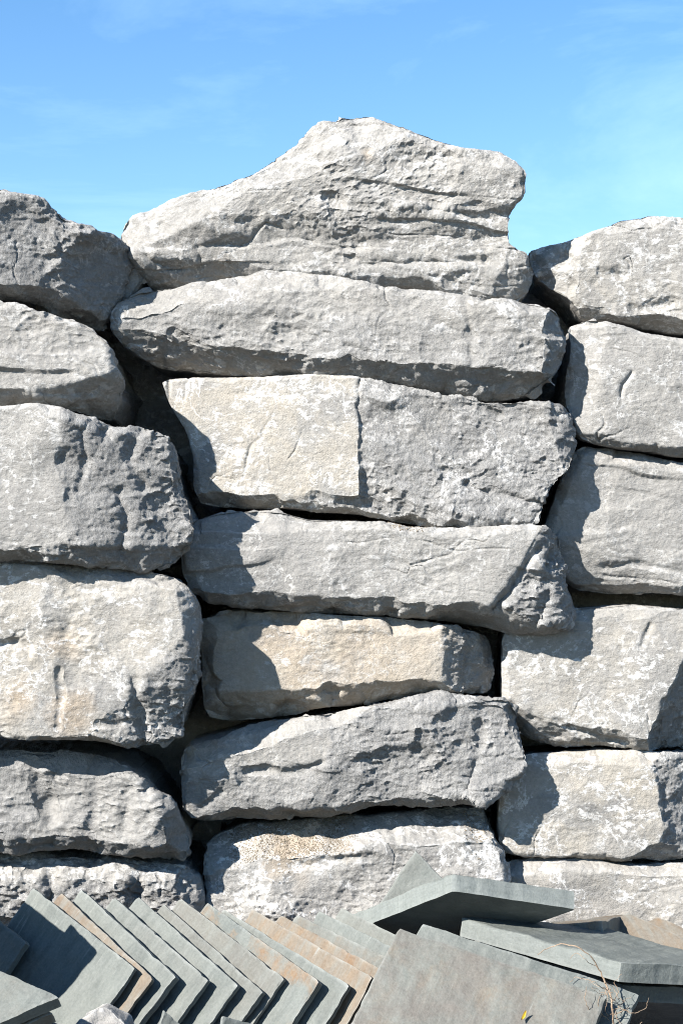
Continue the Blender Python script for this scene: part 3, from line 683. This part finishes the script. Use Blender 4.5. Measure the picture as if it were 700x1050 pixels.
def dry_vine():
    root = P(628, 1064, -1.46); e = link('dry_vine', None, 'dry brown vine curling over the big weathered slab at bottom right', 'dead plant'); e.location = root
    rs = random.Random(4)
    main = [(630, 1064), (628, 1040), (626, 1022), (620, 1008), (614, 995), (606, 981), (592, 971), (576, 968), (563, 972), (551, 979)]
    runs = [('stem', main, .0034, .0012),
            ('twig', [(622, 1016), (610, 1008), (600, 1005), (589, 1002), (585, 1007)], .0015, .0007),
            ('twig', [(616, 1062), (609, 1048), (603, 1034), (599, 1022), (601, 1012)], .0018, .0008),
            ('twig', [(612, 992), (604, 988), (596, 980), (590, 977), (584, 984)], .0013, .0006),
            ('twig', [(628, 1042), (640, 1036), (650, 1040), (662, 1034), (665, 1024)], .0016, .0007),
            ('twig', [(627, 1030), (634, 1018), (629, 1008), (637, 999)], .0014, .0006),
            ('twig', [(620, 1008), (628, 1012), (634, 1024), (641, 1028)], .0013, .0006),
            ('twig', [(629, 1050), (618, 1042), (612, 1030), (616, 1020)], .0014, .0006),
            ('twig', [(630, 1056), (642, 1050), (650, 1056), (658, 1048)], .0018, .0008)]
    for _ in range(9):
        x, y = rs.uniform(618, 634), rs.uniform(1008, 1046); a = rs.uniform(0, 6.28); pts = [(x, y)]
        for k in range(4):
            a += rs.uniform(-.9, .9); x += 6 * math.cos(a); y += 6 * math.sin(a); pts.append((x, y))
        runs.append(('twig', pts, .0012, .0005))
    for nm, pts, r0, r1 in runs:
        pl = resample(pts, len(pts) * 4); Yb = -1.46 + rs.uniform(-.02, .02); ph = rs.uniform(0, 9)
        w = [P(x, y, Yb + .018 * math.sin(ph + i * .35)) + np.array([rs.gauss(0, .0012), 0, rs.gauss(0, .0012)]) - root for i, (x, y) in enumerate(pl)]
        v, f = tube(w, r0, r1); me = bpy.data.meshes.new(nm); me.from_pydata(v, [], f); me.materials.append(VINE)
        link(nm, me, parent=e, kind='part')
dry_vine()

def leaf():
    c = on_plane(537, 1044, Qb, NB_) + NB_ * .006; U = on_plane(541, 1037, Qb, NB_) - on_plane(533, 1051, Qb, NB_); U /= np.linalg.norm(U); V = np.cross(NB_, U)
    v = []; f = []
    for i in range(9):
        t = i / 8; wd = .005 * math.sin(math.pi * min(1, t * .96 + .03)) ** .7
        for j in (-1, -.5, 0, .5, 1):
            v.append(U * (t - .5) * .034 + V * wd * j + NB_ * (.004 * abs(j) + .010 * (t - .4) ** 2 * 4))
    for i in range(8):
        for j in range(4): a = i * 5 + j; f.append((a, a + 1, a + 6, a + 5))
    n = len(v); v += [q - NB_ * .0006 for q in v]; f += [tuple(n + k for k in q[::-1]) for q in f]
    me = bpy.data.meshes.new('fallen_leaf'); me.from_pydata([tuple(q) for q in v], [], f); me.materials.append(LEAF)
    o = link('fallen_leaf', me, 'tiny yellow leaf lying on the big weathered slab', 'leaf'); o.location = c
leaf()

from mathutils.bvhtree import BVHTree
def crumbs(name, label, block, x0, x1, y0, y1, n, smin, smax, seed):
    """Loose dirt dropped on to a block's ledge; far too fine to count."""
    me0 = block.data; L = Vector(block.location)
    co = np.empty(len(me0.vertices) * 3, np.float32); me0.vertices.foreach_get('co', co); co = co.reshape(-1, 3)
    li = np.empty(len(me0.loops), np.int32); me0.loops.foreach_get('vertex_index', li); q = li[:(len(me0.polygons) - 1) * 4].reshape(-1, 4)
    bv = BVHTree.FromPolygons(co.tolist(), q.tolist()); rs = random.Random(seed); v = []; f = []
    for _ in range(n):
        x = x0 + (x1 - x0) * rs.betavariate(1.6, 1.6); y = rs.uniform(y0, y1)
        h = bv.ray_cast(Vector((x, y, 4)) - L, Vector((0, 0, -1)))
        if h[0] is None or h[1].z < .45: continue
        c = h[0] + L; r = rs.uniform(smin, smax) * rs.random() ** .5; b = len(v)
        for (dx, dy, dz) in ((1, 0, 0), (-1, 0, 0), (0, 1, 0), (0, -1, 0), (0, 0, 1), (0, 0, -1)):
            k = r * rs.uniform(.6, 1.3); v.append((c.x + dx * k, c.y + dy * k, c.z + dz * k * .8))
        for t in ((0, 2, 4), (2, 1, 4), (1, 3, 4), (3, 0, 4), (2, 0, 5), (1, 2, 5), (3, 1, 5), (0, 3, 5)): f.append(tuple(b + i for i in t))
    me = bpy.data.meshes.new(name); me.from_pydata(v, [], f); me.materials.append(DIRT)
    link(name, me, label, 'dirt', kind='stuff')
crumbs('loose_dirt', 'sandy dirt lying on the pale block at the foot of the middle column', BLOCKS['pale whitish'], -.48, .06, .0, .22, 7500, .0015, .005, 1)
crumbs('loose_dirt', 'brown crumbs in the joint under the cream faced block', BLOCKS['splintered'], .17, .36, -.05, .08, 260, .002, .006, 2)
crumbs('loose_dirt', 'dry litter on the right top of the pale lowest middle block', BLOCKS['pale whitish'], .50, .62, .0, .2, 420, .002, .006, 3)
